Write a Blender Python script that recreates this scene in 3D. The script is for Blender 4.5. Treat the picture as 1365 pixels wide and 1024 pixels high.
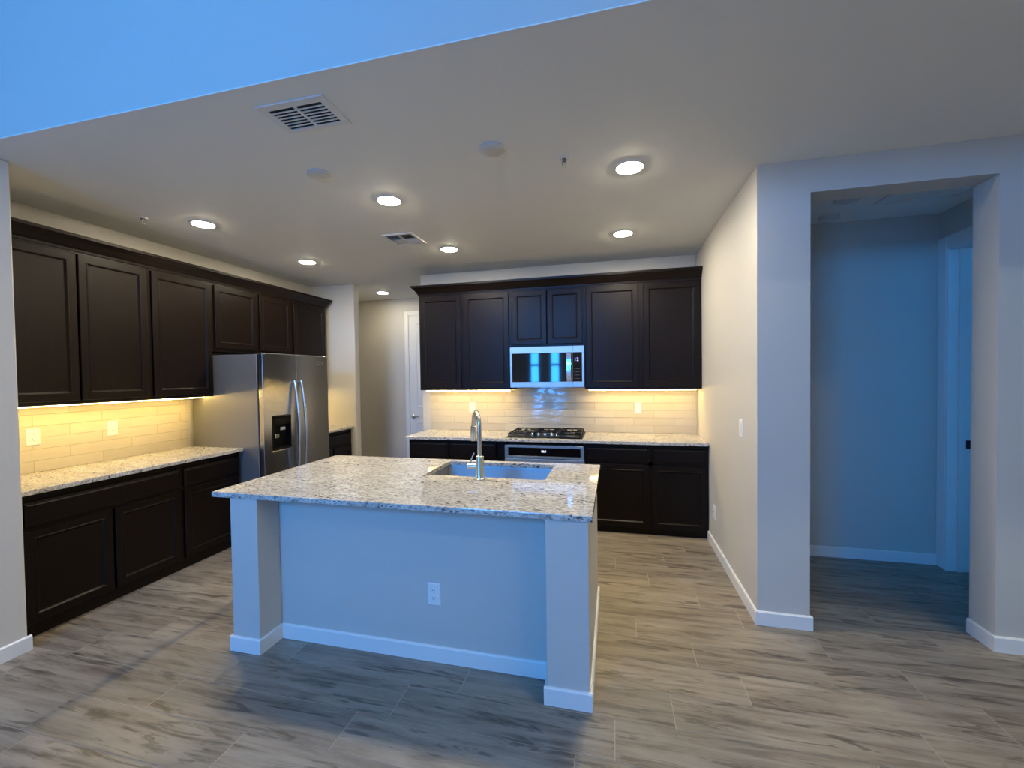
import bpy, bmesh, math, random
from mathutils import Vector, Matrix
from math import sin, cos, pi, radians

# ------------------------------------------------------------------ clear
for _o in list(bpy.data.objects):
    bpy.data.objects.remove(_o)
scene = bpy.context.scene
COL = scene.collection

# ------------------------------------------------------------------ camera
cam_d = bpy.data.cameras.new('camera')
cam = bpy.data.objects.new('camera', cam_d)
COL.objects.link(cam)
F_PX = 560.16
cam_d.sensor_fit = 'HORIZONTAL'
cam_d.sensor_width = 36.0
cam_d.lens = F_PX / 1365.0 * 36.0
cam_d.clip_start = 0.02
yaw, pit, rol = radians(-13.625), radians(-1.235), radians(-0.788)
Fv = Vector((sin(yaw) * cos(pit), cos(yaw) * cos(pit), sin(pit)))
Rv = Vector((cos(yaw), -sin(yaw), 0))
Uv = Rv.cross(Fv)
R2 = Rv * cos(rol) + Uv * sin(rol)
U2 = -Rv * sin(rol) + Uv * cos(rol)
Mc = Matrix((R2, U2, -Fv)).transposed().to_4x4()
Mc.translation = Vector((0, 0, 1.567))
cam.matrix_world = Mc
scene.camera = cam

# ------------------------------------------------------------------ world, exposure
SKY_COL = (0.036, 0.33, 1.0)
SKY_STR = 41.0
CAN_COL, CAN_STR = (1.0, 0.885, 0.645), 365.0
LED_COL, LED_STR = (1.0, 0.68, 0.21), 88.0
world = bpy.data.worlds.new('dusk_sky')
scene.world = world
world.use_nodes = True
wn = world.node_tree.nodes
wn['Background'].inputs['Color'].default_value = (*SKY_COL, 1)
wn['Background'].inputs['Strength'].default_value = SKY_STR
scene.view_settings.view_transform = 'Standard'
scene.view_settings.look = 'None'
scene.view_settings.gamma = 1.0
scene.view_settings.use_curve_mapping = False
scene.view_settings.exposure = 0.0
cy = scene.cycles
cy.use_denoising = True
try:
    cy.denoiser = 'OPENIMAGEDENOISE'
    cy.denoising_input_passes = 'RGB_ALBEDO_NORMAL'
except Exception:
    pass
cy.max_bounces = 8
cy.diffuse_bounces = 5
cy.glossy_bounces = 4
cy.transparent_max_bounces = 8
cy.sample_clamp_indirect = 6.0
cy.caustics_reflective = False
cy.caustics_refractive = False

# plan of the house (metres): y runs away from the camera, z up
H = 2.817          # kitchen ceiling
H2 = 4.25          # living room ceiling
YEDGE = 1.51       # where the kitchen ceiling starts
XR, YF = 0.854, 2.857
XNL = -3.33        # near left wall face
XL = -4.042        # kitchen left wall face
YB = 4.802         # kitchen back wall face
XLO, XHI, YLO, YHI = -5.2, 4.7, -3.2, 6.18
WIN = {            # openings in the rear wall: x0, x1, z0, z1
    1: (-2.40, -2.12, 0.50, 2.30),
    2: (-1.80, -1.52, 0.50, 2.30),
    3: (-2.95, -0.95, 2.70, 3.75),  # unseen high window, added to throw blue daylight onto the fascia
}
for _n, (_a, _b, _c, _d) in WIN.items():      # sky portals at the window openings
    ld = bpy.data.lights.new('window_portal', 'AREA')
    ld.shape = 'RECTANGLE'
    ld.size, ld.size_y = _b - _a, _d - _c
    ld.cycles.is_portal = True
    lo = bpy.data.objects.new('window_portal', ld)
    COL.objects.link(lo)
    lo.location = ((_a + _b) / 2, YLO - 0.1, (_c + _d) / 2)
    lo.matrix_world = Matrix(((1, 0, 0, lo.location.x), (0, 0, -1, lo.location.y), (0, 1, 0, lo.location.z), (0, 0, 0, 1)))

# ------------------------------------------------------------------ materials
def new_mat(name):
    m = bpy.data.materials.new(name)
    m.use_nodes = True
    nt = m.node_tree
    b = nt.nodes['Principled BSDF']
    return m, nt, b

def N(nt, typ, **kw):
    n = nt.nodes.new(typ)
    for k, v in kw.items():
        setattr(n, k, v)
    return n

def setin(node, **kw):
    for k, v in kw.items():
        k = k.replace('_', ' ')
        node.inputs[k].default_value = v

def L(nt, a, b):
    nt.links.new(a, b)

def ramp(nt, fac, stops):
    r = N(nt, 'ShaderNodeValToRGB')
    el = r.color_ramp.elements
    while len(el) > 1:
        el.remove(el[-1])
    el[0].position, el[0].color = stops[0][0], (*stops[0][1], 1)
    for p, c in stops[1:]:
        e = el.new(p)
        e.color = (*c, 1)
    L(nt, fac, r.inputs['Fac'])
    return r.outputs['Color']

def mixc(nt, fac, a, b, mode='MIX'):
    m = N(nt, 'ShaderNodeMix', data_type='RGBA', blend_type=mode)
    for sock, v in ((m.inputs[0], fac), (m.inputs[6], a), (m.inputs[7], b)):
        if isinstance(v, (int, float)):
            sock.default_value = v
        elif isinstance(v, tuple):
            sock.default_value = (*v, 1)
        else:
            L(nt, v, sock)
    return m.outputs[2]

def objco(nt, scale=(1, 1, 1)):
    t = N(nt, 'ShaderNodeTexCoord')
    mp = N(nt, 'ShaderNodeMapping')
    mp.inputs['Scale'].default_value = scale
    L(nt, t.outputs['Object'], mp.inputs['Vector'])
    return mp.outputs['Vector']

def noise(nt, vec, scale, detail=4, rough=0.5, dist=0.0):
    n = N(nt, 'ShaderNodeTexNoise')
    setin(n, Scale=scale, Detail=detail, Roughness=rough, Distortion=dist)
    L(nt, vec, n.inputs['Vector'])
    return n.outputs['Fac']

def bump(nt, b, height, strength, dist=0.01):
    n = N(nt, 'ShaderNodeBump')
    setin(n, Strength=strength, Distance=dist)
    L(nt, height, n.inputs['Height'])
    L(nt, n.outputs['Normal'], b.inputs['Normal'])

def paint(name, col, rough=0.55, tex=0.12, spec=0.3):
    m, nt, b = new_mat(name)
    setin(b, Base_Color=(*col, 1), Roughness=rough)
    b.inputs['Specular IOR Level'].default_value = spec
    v = objco(nt)
    bump(nt, b, noise(nt, v, 70, 3, 0.6), tex, 0.004)
    return m

def plain(name, col, rough=0.4, metal=0.0, spec=0.5, coat=0.0):
    m, nt, b = new_mat(name)
    setin(b, Base_Color=(*col, 1), Roughness=rough, Metallic=metal)
    b.inputs['Specular IOR Level'].default_value = spec
    b.inputs['Coat Weight'].default_value = coat
    b.inputs['Coat Roughness'].default_value = 0.05
    return m

def emit(name, col, strength):
    m, nt, b = new_mat(name)
    setin(b, Base_Color=(0.8, 0.8, 0.8, 1), Roughness=0.5)
    b.inputs['Emission Color'].default_value = (*col, 1)
    b.inputs['Emission Strength'].default_value = strength
    return m

M = {}
M['wall'] = paint('greige_wall_paint', (0.59, 0.56, 0.515))
M['ceiling'] = paint('ceiling_paint', (0.865, 0.86, 0.82), 0.7, 0.15)
M['trim'] = paint('white_trim_paint', (0.80, 0.79, 0.77), 0.35, 0.02, 0.45)
M['white'] = plain('white_plastic', (0.80, 0.79, 0.76), 0.35)
M['plate'] = plain('matte_white_plate', (0.62, 0.61, 0.59), 0.5)
M['hole'] = plain('dark_slot', (0.02, 0.02, 0.02), 0.6)
M['can'] = emit('lamp_lens', CAN_COL, CAN_STR)
M['can_dim'] = emit('corridor_lamp_lens', CAN_COL, CAN_STR * 0.38)
M['can_fill'] = emit('fill_lamp_lens', (0.95, 0.97, 0.82), CAN_STR * 1.05)  # glow of the added, unseen living room lamps
M['led'] = emit('led_diffuser', LED_COL, LED_STR)
M['blackmetal'] = plain('black_iron', (0.006, 0.006, 0.006), 0.5, 0.0, 0.2)
M['blackglass'] = plain('black_glass', (0.004, 0.004, 0.005), 0.04, 0.0, 0.6, 0.3)
M['blackplastic'] = plain('black_plastic', (0.0035, 0.003, 0.003), 0.35, 0.0, 0.12)
M['chrome'] = plain('satin_nickel', (0.62, 0.60, 0.57), 0.22, 1.0)
M['knobsteel'] = plain('knob_steel', (0.75, 0.75, 0.74), 0.18, 1.0)
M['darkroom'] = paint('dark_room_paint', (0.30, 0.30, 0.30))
M['ventdark'] = plain('vent_cavity', (0.015, 0.017, 0.02), 0.8)
M['blue_led'] = emit('blue_digits', (0.05, 0.06, 1.0), 1.2)
M['white_led'] = emit('pale_digits', (0.65, 0.72, 1.0), 2.5)
M['greylogo'] = plain('logo_grey', (0.75, 0.75, 0.75), 0.3, 1.0)

def wood_mat():
    m, nt, b = new_mat('espresso_stained_wood')
    v = objco(nt, (22, 22, 1.6))
    f = noise(nt, v, 3.0, 6, 0.6, 0.6)
    c = ramp(nt, f, [(0.25, (0.0034, 0.0017, 0.0012)), (0.6, (0.0072, 0.0036, 0.0025)), (0.85, (0.0135, 0.0070, 0.0050))])
    L(nt, c, b.inputs['Base Color'])
    setin(b, Roughness=0.36)
    b.inputs['Specular IOR Level'].default_value = 0.20
    bump(nt, b, f, 0.10, 0.002)
    return m
M['wood'] = wood_mat()

def granite_mat():
    m, nt, b = new_mat('speckled_white_granite')
    v = objco(nt)
    vs = objco(nt, (0.55, 1.25, 1.0))
    cloud = noise(nt, vs, 7.0, 6, 0.62, 0.8)
    base = ramp(nt, cloud, [(0.30, (0.45, 0.415, 0.385)), (0.48, (0.57, 0.535, 0.49)), (0.64, (0.66, 0.63, 0.58))])
    def cells(scale, lo, hi):
        vo = N(nt, 'ShaderNodeTexVoronoi')
        setin(vo, Scale=scale, Randomness=1.0)
        L(nt, wv, vo.inputs['Vector'])
        sp = N(nt, 'ShaderNodeSeparateColor')
        L(nt, vo.outputs['Color'], sp.inputs[0])
        return ramp(nt, sp.outputs[0], [(lo, (0, 0, 0)), (hi, (1, 1, 1))])
    # crystals: warp the cells a little so that their edges are ragged
    nz = N(nt, 'ShaderNodeTexNoise')
    setin(nz, Scale=60.0, Detail=3)
    L(nt, vs, nz.inputs['Vector'])
    wm = N(nt, 'ShaderNodeVectorMath', operation='MULTIPLY_ADD')
    wm.inputs[1].default_value = (0.012, 0.012, 0.012)
    L(nt, nz.outputs['Color'], wm.inputs[0])
    L(nt, vs, wm.inputs[2])
    wv = wm.outputs[0]
    c = mixc(nt, cells(150, 0.66, 0.72), base, (0.40, 0.375, 0.35))
    c = mixc(nt, cells(120, 0.85, 0.90), c, (0.29, 0.268, 0.25))
    patch = ramp(nt, noise(nt, vs, 6.5, 5, 0.7, 0.9), [(0.40, (0.10, 0.10, 0.10)), (0.60, (1, 1, 1))])
    spk = mixc(nt, 1.0, cells(140, 0.89, 0.91), patch, 'MULTIPLY')
    c2 = mixc(nt, spk, c, (0.050, 0.045, 0.045))
    spk2 = mixc(nt, 1.0, cells(75, 0.955, 0.97), patch, 'MULTIPLY')
    c3 = mixc(nt, spk2, c2, (0.045, 0.038, 0.037))
    L(nt, c3, b.inputs['Base Color'])
    setin(b, Roughness=0.07)
    b.inputs['Specular IOR Level'].default_value = 0.5
    return m
M['granite'] = granite_mat()

def steel_mat(name, axis, col=(0.50, 0.50, 0.50), rough=0.24):
    m, nt, b = new_mat(name)
    sc = {'z': (1, 1, 160), 'x': (2, 160, 160), 'y': (160, 2, 160)}[axis]
    v = objco(nt, sc)
    f = noise(nt, v, 3.0, 3, 0.6)
    setin(b, Base_Color=(*col, 1), Metallic=1.0)
    r = ramp(nt, f, [(0.3, (rough - 0.015,) * 3), (0.7, (rough + 0.02,) * 3)])
    L(nt, r, b.inputs['Roughness'])
    return m
M['steel'] = steel_mat('brushed_stainless_steel', 'y')
M['steel_x'] = steel_mat('brushed_stainless_steel_front', 'x', (0.46, 0.46, 0.46), 0.42)
M['case'] = plain('grey_painted_steel', (0.20, 0.20, 0.205), 0.38, 0.55)
M['sink'] = plain('satin_sink_steel', (0.27, 0.275, 0.285), 0.36, 0.6)

def tile_mat(name, rot):
    m, nt, b = new_mat(name)
    t = N(nt, 'ShaderNodeTexCoord')
    sep = N(nt, 'ShaderNodeSeparateXYZ')
    L(nt, t.outputs['Object'], sep.inputs[0])
    cmb = N(nt, 'ShaderNodeCombineXYZ')
    L(nt, sep.outputs['Y' if rot else 'X'], cmb.inputs[0])
    L(nt, sep.outputs['Z'], cmb.inputs[1])
    br = N(nt, 'ShaderNodeTexBrick')
    br.offset = 0.5
    setin(br, Scale=1.0, Mortar_Size=0.0022, Mortar_Smooth=0.25, Bias=0.0, Brick_Width=0.42, Row_Height=0.083,
          Color1=(0.60, 0.545, 0.440, 1), Color2=(0.535, 0.485, 0.385, 1), Mortar=(0.47, 0.43, 0.35, 1))
    L(nt, cmb.outputs[0], br.inputs['Vector'])
    L(nt, br.outputs['Color'], b.inputs['Base Color'])
    setin(b, Roughness=0.06)
    b.inputs['Specular IOR Level'].default_value = 0.5
    # handmade glaze: low waves, stretched along each tile, with a groove at the joints
    mp = N(nt, 'ShaderNodeMapping')
    mp.inputs['Scale'].default_value = (7, 26, 1)
    L(nt, cmb.outputs[0], mp.inputs['Vector'])
    w = noise(nt, mp.outputs[0], 1.0, 2, 0.4, 0.3)
    ma = N(nt, 'ShaderNodeMath', operation='MULTIPLY')
    ma.inputs[1].default_value = 0.55
    L(nt, w, ma.inputs[0])
    sb = N(nt, 'ShaderNodeMath', operation='SUBTRACT')
    L(nt, ma.outputs[0], sb.inputs[0])
    L(nt, br.outputs['Fac'], sb.inputs[1])
    bump(nt, b, sb.outputs[0], 0.8, 0.006)
    return m
M['tile_back'] = tile_mat('glazed_cream_tile', False)
M['tile_left'] = tile_mat('glazed_cream_tile_side', True)

def floor_mat():
    m, nt, b = new_mat('wood_look_floor_tile')
    uv = N(nt, 'ShaderNodeUVMap')
    uv.uv_map = 'UVMap'
    at = N(nt, 'ShaderNodeAttribute')
    at.attribute_name = 'plank'
    sepa = N(nt, 'ShaderNodeSeparateColor')
    L(nt, at.outputs['Color'], sepa.inputs[0])
    def mp(sc):
        mm = N(nt, 'ShaderNodeMapping')
        mm.inputs['Scale'].default_value = sc
        L(nt, uv.outputs[0], mm.inputs['Vector'])
        return mm.outputs[0]
    grain = noise(nt, mp((0.75, 10, 1)), 2.2, 7, 0.60, 0.8)
    fine = noise(nt, mp((4, 70, 1)), 2.0, 4, 0.6, 0.3)
    broad = noise(nt, mp((0.9, 3.2, 1)), 2.4, 4, 0.55, 1.2)
    dark = noise(nt, mp((0.95, 8, 1)), 2.3, 5, 0.62, 1.1)
    base = ramp(nt, grain, [(0.32, (0.115, 0.088, 0.064)), (0.46, (0.235, 0.190, 0.145)), (0.62, (0.340, 0.284, 0.222))])
    c = mixc(nt, ramp(nt, fine, [(0.35, (0.35, 0.35, 0.35)), (0.65, (0, 0, 0))]), base, (0.165, 0.134, 0.107))
    c = mixc(nt, ramp(nt, broad, [(0.40, (0, 0, 0)), (0.70, (0.55, 0.55, 0.55))]), c, (0.365, 0.315, 0.255))
    c = mixc(nt, ramp(nt, dark, [(0.56, (0, 0, 0)), (0.62, (0.62, 0.62, 0.62)), (0.72, (0.92, 0.92, 0.92))]), c, (0.070, 0.053, 0.040))
    # a few knots with swirled figure
    kv = N(nt, 'ShaderNodeTexVoronoi')
    setin(kv, Scale=1.0, Randomness=1.0)
    L(nt, mp((1.15, 3.6, 1)), kv.inputs['Vector'])
    sw = noise(nt, mp((7, 24, 1)), 1.6, 4, 0.6, 1.8)
    ad = N(nt, 'ShaderNodeMath', operation='MULTIPLY_ADD')
    ad.inputs[1].default_value = 0.22
    L(nt, sw, ad.inputs[0])
    L(nt, kv.outputs['Distance'], ad.inputs[2])
    c = mixc(nt, ramp(nt, ad.outputs[0], [(0.16, (0.75, 0.75, 0.75)), (0.20, (0.25, 0.25, 0.25)), (0.23, (0, 0, 0))]), c, (0.085, 0.065, 0.049))
    # whole planks differ a little in tone
    br = N(nt, 'ShaderNodeMapRange')
    setin(br, To_Min=0.82, To_Max=1.10)
    L(nt, sepa.outputs[0], br.inputs['Value'])
    hs = N(nt, 'ShaderNodeHueSaturation')
    L(nt, br.outputs[0], hs.inputs['Value'])
    L(nt, c, hs.inputs['Color'])
    L(nt, hs.outputs[0], b.inputs['Base Color'])
    L(nt, ramp(nt, grain, [(0.3, (0.42,) * 3), (0.7, (0.30,) * 3)]), b.inputs['Roughness'])
    b.inputs['Specular IOR Level'].default_value = 0.45
    bump(nt, b, fine, 0.12, 0.002)
    return m
M['floor'] = floor_mat()
M['grout'] = plain('floor_grout', (0.42, 0.37, 0.31), 0.8)

def pane_mat():
    m = bpy.data.materials.new('window_glass')
    m.use_nodes = True
    nt = m.node_tree
    nt.nodes.clear()
    out = N(nt, 'ShaderNodeOutputMaterial')
    tr = N(nt, 'ShaderNodeBsdfTransparent')
    gl = N(nt, 'ShaderNodeBsdfGlossy')
    gl.inputs['Roughness'].default_value = 0.02
    fr = N(nt, 'ShaderNodeFresnel')
    fr.inputs['IOR'].default_value = 1.45
    mx = N(nt, 'ShaderNodeMixShader')
    L(nt, fr.outputs[0], mx.inputs[0])
    L(nt, tr.outputs[0], mx.inputs[1])
    L(nt, gl.outputs[0], mx.inputs[2])
    L(nt, mx.outputs[0], out.inputs[0])
    return m
M['pane'] = pane_mat()

# ------------------------------------------------------------------ mesh helpers
class MB:
    """collects shapes; build() links them as one mesh object"""
    def __init__(s):
        s.v, s.f, s.mi = [], [], []
    def add(s, verts, faces, mi=0):
        o = len(s.v)
        s.v += [tuple(p) for p in verts]
        s.f += [tuple(i + o for i in f) for f in faces]
        s.mi += [mi] * len(faces)
        return s
    def box(s, x0, x1, y0, y1, z0, z1, mi=0):
        x0, x1 = min(x0, x1), max(x0, x1)
        y0, y1 = min(y0, y1), max(y0, y1)
        z0, z1 = min(z0, z1), max(z0, z1)
        v = [(x0, y0, z0), (x1, y0, z0), (x1, y1, z0), (x0, y1, z0), (x0, y0, z1), (x1, y0, z1), (x1, y1, z1), (x0, y1, z1)]
        return s.add(v, [(0, 3, 2, 1), (4, 5, 6, 7), (0, 1, 5, 4), (1, 2, 6, 5), (2, 3, 7, 6), (3, 0, 4, 7)], mi)
    def rings(s, rings, cap0=True, cap1=True, closed=True, mi=0):
        n = len(rings[0])
        v = [p for r in rings for p in r]
        f = []
        for i in range(len(rings) - 1):
            for j in range(n if closed else n - 1):
                k = (j + 1) % n
                f.append((i * n + j, i * n + k, (i + 1) * n + k, (i + 1) * n + j))
        if cap0:
            f.append(tuple(reversed(range(n))))
        if cap1:
            f.append(tuple((len(rings) - 1) * n + j for j in range(n)))
        return s.add(v, f, mi)
    def lathe(s, c, prof, axis=(0, 0, 1), n=24, cap0=True, cap1=True):
        a = Vector(axis).normalized()
        u = a.orthogonal().normalized()
        w = a.cross(u)
        c = Vector(c)
        R = []
        for r, h in prof:
            R.append([c + a * h + (u * cos(2 * pi * k / n) + w * sin(2 * pi * k / n)) * r for k in range(n)])
        return s.rings(R, cap0, cap1)
    def tube(s, pts, rad, n=12, cap=True, squash=None):
        pts = [Vector(p) for p in pts]
        rs = rad if isinstance(rad, (list, tuple)) else [rad] * len(pts)
        R = []
        up = None
        for i, p in enumerate(pts):
            d = (pts[min(i + 1, len(pts) - 1)] - pts[max(i - 1, 0)]).normalized()
            if up is None:
                up = d.orthogonal().normalized() if squash is None else Vector(squash)
            up = (up - d * up.dot(d)).normalized()
            w = d.cross(up)
            R.append([p + (up * cos(2 * pi * k / n) + w * sin(2 * pi * k / n)) * rs[i] for k in range(n)])
        return s.rings(R, cap, cap)
    def prism(s, poly, d):
        """poly: 3-d points of one end, d: offset to the other end"""
        d = Vector(d)
        return s.rings([[Vector(p) for p in poly], [Vector(p) + d for p in poly]])
    def build(s, name, mats, parent=None, bev=0.0, seg=2, smooth=False, origin=None):
        me = bpy.data.meshes.new(name)
        org = Vector(origin) if origin is not None else Vector((0, 0, 0))
        me.from_pydata([tuple(Vector(p) - org) for p in s.v], [], s.f)
        if not isinstance(mats, (list, tuple)):
            mats = [mats]
        for m in mats:
            me.materials.append(m)
        me.polygons.foreach_set('material_index', s.mi)
        bm = bmesh.new()
        bm.from_mesh(me)
        bmesh.ops.recalc_face_normals(bm, faces=bm.faces)
        bm.to_mesh(me)
        bm.free()
        if smooth:
            me.polygons.foreach_set('use_smooth', [True] * len(me.polygons))
            me.set_sharp_from_angle(angle=radians(40))
        o = bpy.data.objects.new(name, me)
        COL.objects.link(o)
        o.location = org
        if parent is not None:
            o.parent = parent
            o.location = org - parent.location
        if bev:
            b = o.modifiers.new('bevel', 'BEVEL')
            b.width, b.segments, b.limit_method = bev, seg, 'ANGLE'
            b.angle_limit = radians(35)
            b.harden_normals = False
        return o

def tag(o, label, cat, group=None):
    o['label'], o['category'] = label, cat
    if group:
        o['group'] = group
    return o

def thing(name, label, cat, loc, group=None):
    o = bpy.data.objects.new(name, None)
    o.empty_display_size = 0.05
    COL.objects.link(o)
    o.location = loc
    return tag(o, label, cat, group)

def struct(o):
    o['kind'] = 'structure'
    return o

def copy_tree(o, loc, label):
    r = o.copy()
    COL.objects.link(r)
    r.location = loc
    r['label'] = label
    for ch in list(o.children):
        c = ch.copy()
        COL.objects.link(c)
        c.parent = r
        for g in list(ch.children):
            d = g.copy()
            COL.objects.link(d)
            d.parent = c
    return r

def text_obj(name, body, size, loc, rot, mat, parent, depth=0.0004):
    cu = bpy.data.curves.new(name, 'FONT')
    cu.body, cu.size, cu.extrude = body, size, depth
    cu.align_x, cu.align_y = 'CENTER', 'CENTER'
    tmp = bpy.data.objects.new(name + '_tmp', cu)
    COL.objects.link(tmp)
    bpy.context.view_layer.update()
    me = bpy.data.meshes.new_from_object(tmp)
    bpy.data.objects.remove(tmp)
    me.materials.clear()
    me.materials.append(mat)
    o = bpy.data.objects.new(name, me)
    COL.objects.link(o)
    o.parent = parent
    o.location = Vector(loc) - parent.location
    o.rotation_euler = rot
    return o

# ------------------------------------------------------------------ floor
def build_floor():
    random.seed(7)
    ROW, LEN, Y0 = 0.2145, 1.012, 1.709
    known = {-1: -0.167, 0: -0.008, 1: 0.254, 2: 0.618, 3: 0.421, 4: 0.12, 5: -0.25, 6: 0.549, 7: 0.243, 8: 0.0, 9: 0.395, 10: 0.594}
    me = bpy.data.meshes.new('floor')
    bm = bmesh.new()
    uvl = bm.loops.layers.uv.new('UVMap')
    cl = bm.loops.layers.float_color.new('plank')
    g = 0.0016
    k0 = int(math.floor((YLO - 0.2 - Y0) / ROW))
    k1 = int(math.ceil((YHI + 0.2 - Y0) / ROW))
    for k in range(k0, k1):
        off = known.get(k, random.uniform(0, LEN))
        a = off - LEN * math.ceil((off - XLO) / LEN)
        y0, y1 = Y0 + k * ROW + g, Y0 + (k + 1) * ROW - g
        while a < XHI:
            x0, x1 = a + g, a + LEN - g
            rv, ru, rw = random.random(), random.uniform(0, 60), random.uniform(0, 60)
            flip = random.random() < 0.5
            fs = bm.faces.new([bm.verts.new(p) for p in ((x0, y0, 0), (x1, y0, 0), (x1, y1, 0), (x0, y1, 0))])
            for lp, (u, v) in zip(fs.loops, ((0, 0), (LEN, 0), (LEN, ROW), (0, ROW))):
                if flip:
                    u, v = LEN - u, ROW - v
                lp[uvl].uv = (u + ru, v + rw)
                lp[cl] = (rv, rv, rv, 1)
            a += LEN
    gf = bm.faces.new([bm.verts.new(p) for p in ((XLO, YLO - 0.2, -0.0015), (XHI, YLO - 0.2, -0.0015), (XHI, YHI + 0.2, -0.0015), (XLO, YHI + 0.2, -0.0015))])
    gf.material_index = 1
    bs = bm.faces.new([bm.verts.new(p) for p in ((XLO, YLO - 0.2, -0.2), (XLO, YHI + 0.2, -0.2), (XHI, YHI + 0.2, -0.2), (XHI, YLO - 0.2, -0.2))])
    bs.material_index = 1
    bm.to_mesh(me)
    bm.free()
    me.materials.append(M['floor'])
    me.materials.append(M['grout'])
    o = bpy.data.objects.new('floor', me)
    COL.objects.link(o)
    struct(o)
build_floor()

# ------------------------------------------------------------------ walls, ceilings
def wall(name, boxes, mat='wall', bev=0.0):
    mb = MB()
    for b in boxes:
        mb.box(*b)
    return struct(mb.build(name, M[mat], bev=bev))

wall('ceiling', [(XLO, XHI, YEDGE + 0.18, YHI + 0.15, H, H + 0.16), (XLO, XHI, YEDGE, YEDGE + 0.18, H, H + 0.004)], 'ceiling')
wall('ceiling_living', [(XLO, XHI, YLO - 0.2, YEDGE + 0.18, H2, H2 + 0.15)], 'ceiling')
wall('wall_fascia', [(XLO, XHI, YEDGE, YEDGE + 0.18, H + 0.004, H2)])
wall('wall_left', [(-4.3, XNL, YLO - 0.2, 1.68, 0, H), (-4.3, XNL, YLO - 0.2, YEDGE, H, H2)], bev=0.008)
wall('wall_left_kitchen', [(-4.3, XL, 1.68, 4.986, 0, H)])
wall('wall_stub', [(-4.3, -3.37, 4.986, 5.095, 0, H)], bev=0.010)
wall('wall_hall_left', [(XLO, -4.3, 4.986, 5.2, 0, H), (XLO, -4.9, 5.2, YHI, 0, H)])
wall('wall_far', [(XLO, -1.05, YHI, YHI + 0.15, 0, H)])
wall('wall_back', [(-2.31, XR, YB, 4.95, 0, H)], bev=0.008)
wall('wall_hall_end', [(-1.2, -1.05, 4.95, YHI, 0, H)])
wall('wall_right', [(XR, 1.14, YF, 5.0, 0, H)])
wall('wall_front_right', [(1.14, 2.04, YF, 3.032, 2.622, H), (2.04, XHI, YF, 3.032, 0, H)])
wall('wall_hallway_back', [(1.14, 2.65, 4.037, 4.16, 0, H)])
wall('wall_hallway_right', [(2.509, 2.65, 3.945, 4.037, 0, 2.80), (2.509, 2.65, 3.032, 3.945, 2.50, 2.80), (2.509, 2.65, 3.032, 3.13, 0, 2.50)])
wall('ceiling_hallway', [(1.14, 2.65, 3.032, 4.037, 2.79, H)], 'ceiling')
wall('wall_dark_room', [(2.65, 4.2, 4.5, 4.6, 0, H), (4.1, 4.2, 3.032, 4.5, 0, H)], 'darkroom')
wall('wall_living_right', [(XHI, XHI + 0.15, YLO - 0.2, YHI + 0.15, 0, H2)])
# rear wall with its window openings
rw = []
y0, y1 = YLO - 0.18, YLO
w1, w2, w3 = WIN[1], WIN[2], WIN[3]
rw.append((XNL, w3[0], y0, y1, 0, H2))
rw.append((w3[1], XHI, y0, y1, 0, H2))
rw.append((w3[0], w3[1], y0, y1, w3[3], H2))
rw.append((w3[0], w3[1], y0, y1, w1[3], w3[2]))
rw.append((w3[0], w3[1], y0, y1, 0, w1[2]))
rw.append((w3[0], w1[0], y0, y1, w1[2], w1[3]))
rw.append((w1[1], w2[0], y0, y1, w1[2], w1[3]))
rw.append((w2[1], w3[1], y0, y1, w1[2], w1[3]))
wall('wall_rear', rw)
for n, (a, b, c, d) in WIN.items():
    mb = MB()
    t = 0.030 if n < 3 else 0.045
    yy0, yy1 = YLO - 0.13, YLO - 0.07
    mb.box(a, b, yy0, yy1, c, c + t).box(a, b, yy0, yy1, d - t, d)
    mb.box(a, a + t, yy0, yy1, c + t, d - t).box(b - t, b, yy0, yy1, c + t, d - t)
    if n >= 3:
        mid = (a + b) / 2
        mb.box(mid - 0.03, mid + 0.03, yy0, yy1, c + t, d - t)
        gp = MB().box(a + t, mid - 0.03, YLO - 0.104, YLO - 0.098, c + t, d - t).box(mid + 0.03, b - t, YLO - 0.104, YLO - 0.098, c + t, d - t)
    else:
        mid = 1.85
        mb.box(a + t, b - t, yy0, yy1, mid - 0.03, mid + 0.03)
        gp = MB().box(a + t, b - t, YLO - 0.104, YLO - 0.098, c + t, mid - 0.03).box(a + t, b - t, YLO - 0.104, YLO - 0.098, mid + 0.03, d - t)
    wf = struct(mb.build('window_%d' % n, M['trim'], bev=0.003))
    g = gp.build('window_pane', M['pane'], wf)

# baseboards: a rounded board run along a line with its outward side given
BBH = 0.086
def baseboard(name, runs, parent=None, h=BBH, t=0.013):
    mb = MB()
    for (x0, y0, x1, y1, nx, ny, e0, e1) in runs:      # e0/e1: extra length at either end
        d = Vector((x1 - x0, y1 - y0, 0)).normalized()
        p0, p1 = Vector((x0, y0, 0)) - d * e0, Vector((x1, y1, 0)) + d * e1
        n = Vector((nx, ny, 0))
        poly = [p0, p0 + n * t, p0 + n * t + Vector((0, 0, h - 0.007)), p0 + n * (t - 0.006) + Vector((0, 0, h)), p0 + Vector((0, 0, h))]
        mb.prism(poly, p1 - p0)
    o = mb.build(name, M['trim'], parent)
    if parent is None:
        struct(o)
    return o
T = 0.013
baseboard('baseboard_left', [(XNL, YLO, XNL, 1.68, 1, 0, 0, T)])
baseboard('baseboard_right', [(XR, YF, XR, 4.225, -1, 0, T, 0), (XR, YF, 1.14, YF, 0, -1, 0, T), (1.14, YF, 1.14, 4.037, 1, 0, 0, 0)])
baseboard('baseboard_front_right', [(2.04, YF, XHI, YF, 0, -1, T, 0), (2.04, YF, 2.04, 3.032, -1, 0, 0, 0)])
baseboard('baseboard_hallway_back', [(1.14, 4.037, 2.509, 4.037, 0, -1, 0, 0)])
baseboard('baseboard_far', [(-4.9, YHI, -3.255, YHI, 0, -1, 0, 0)])
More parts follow.
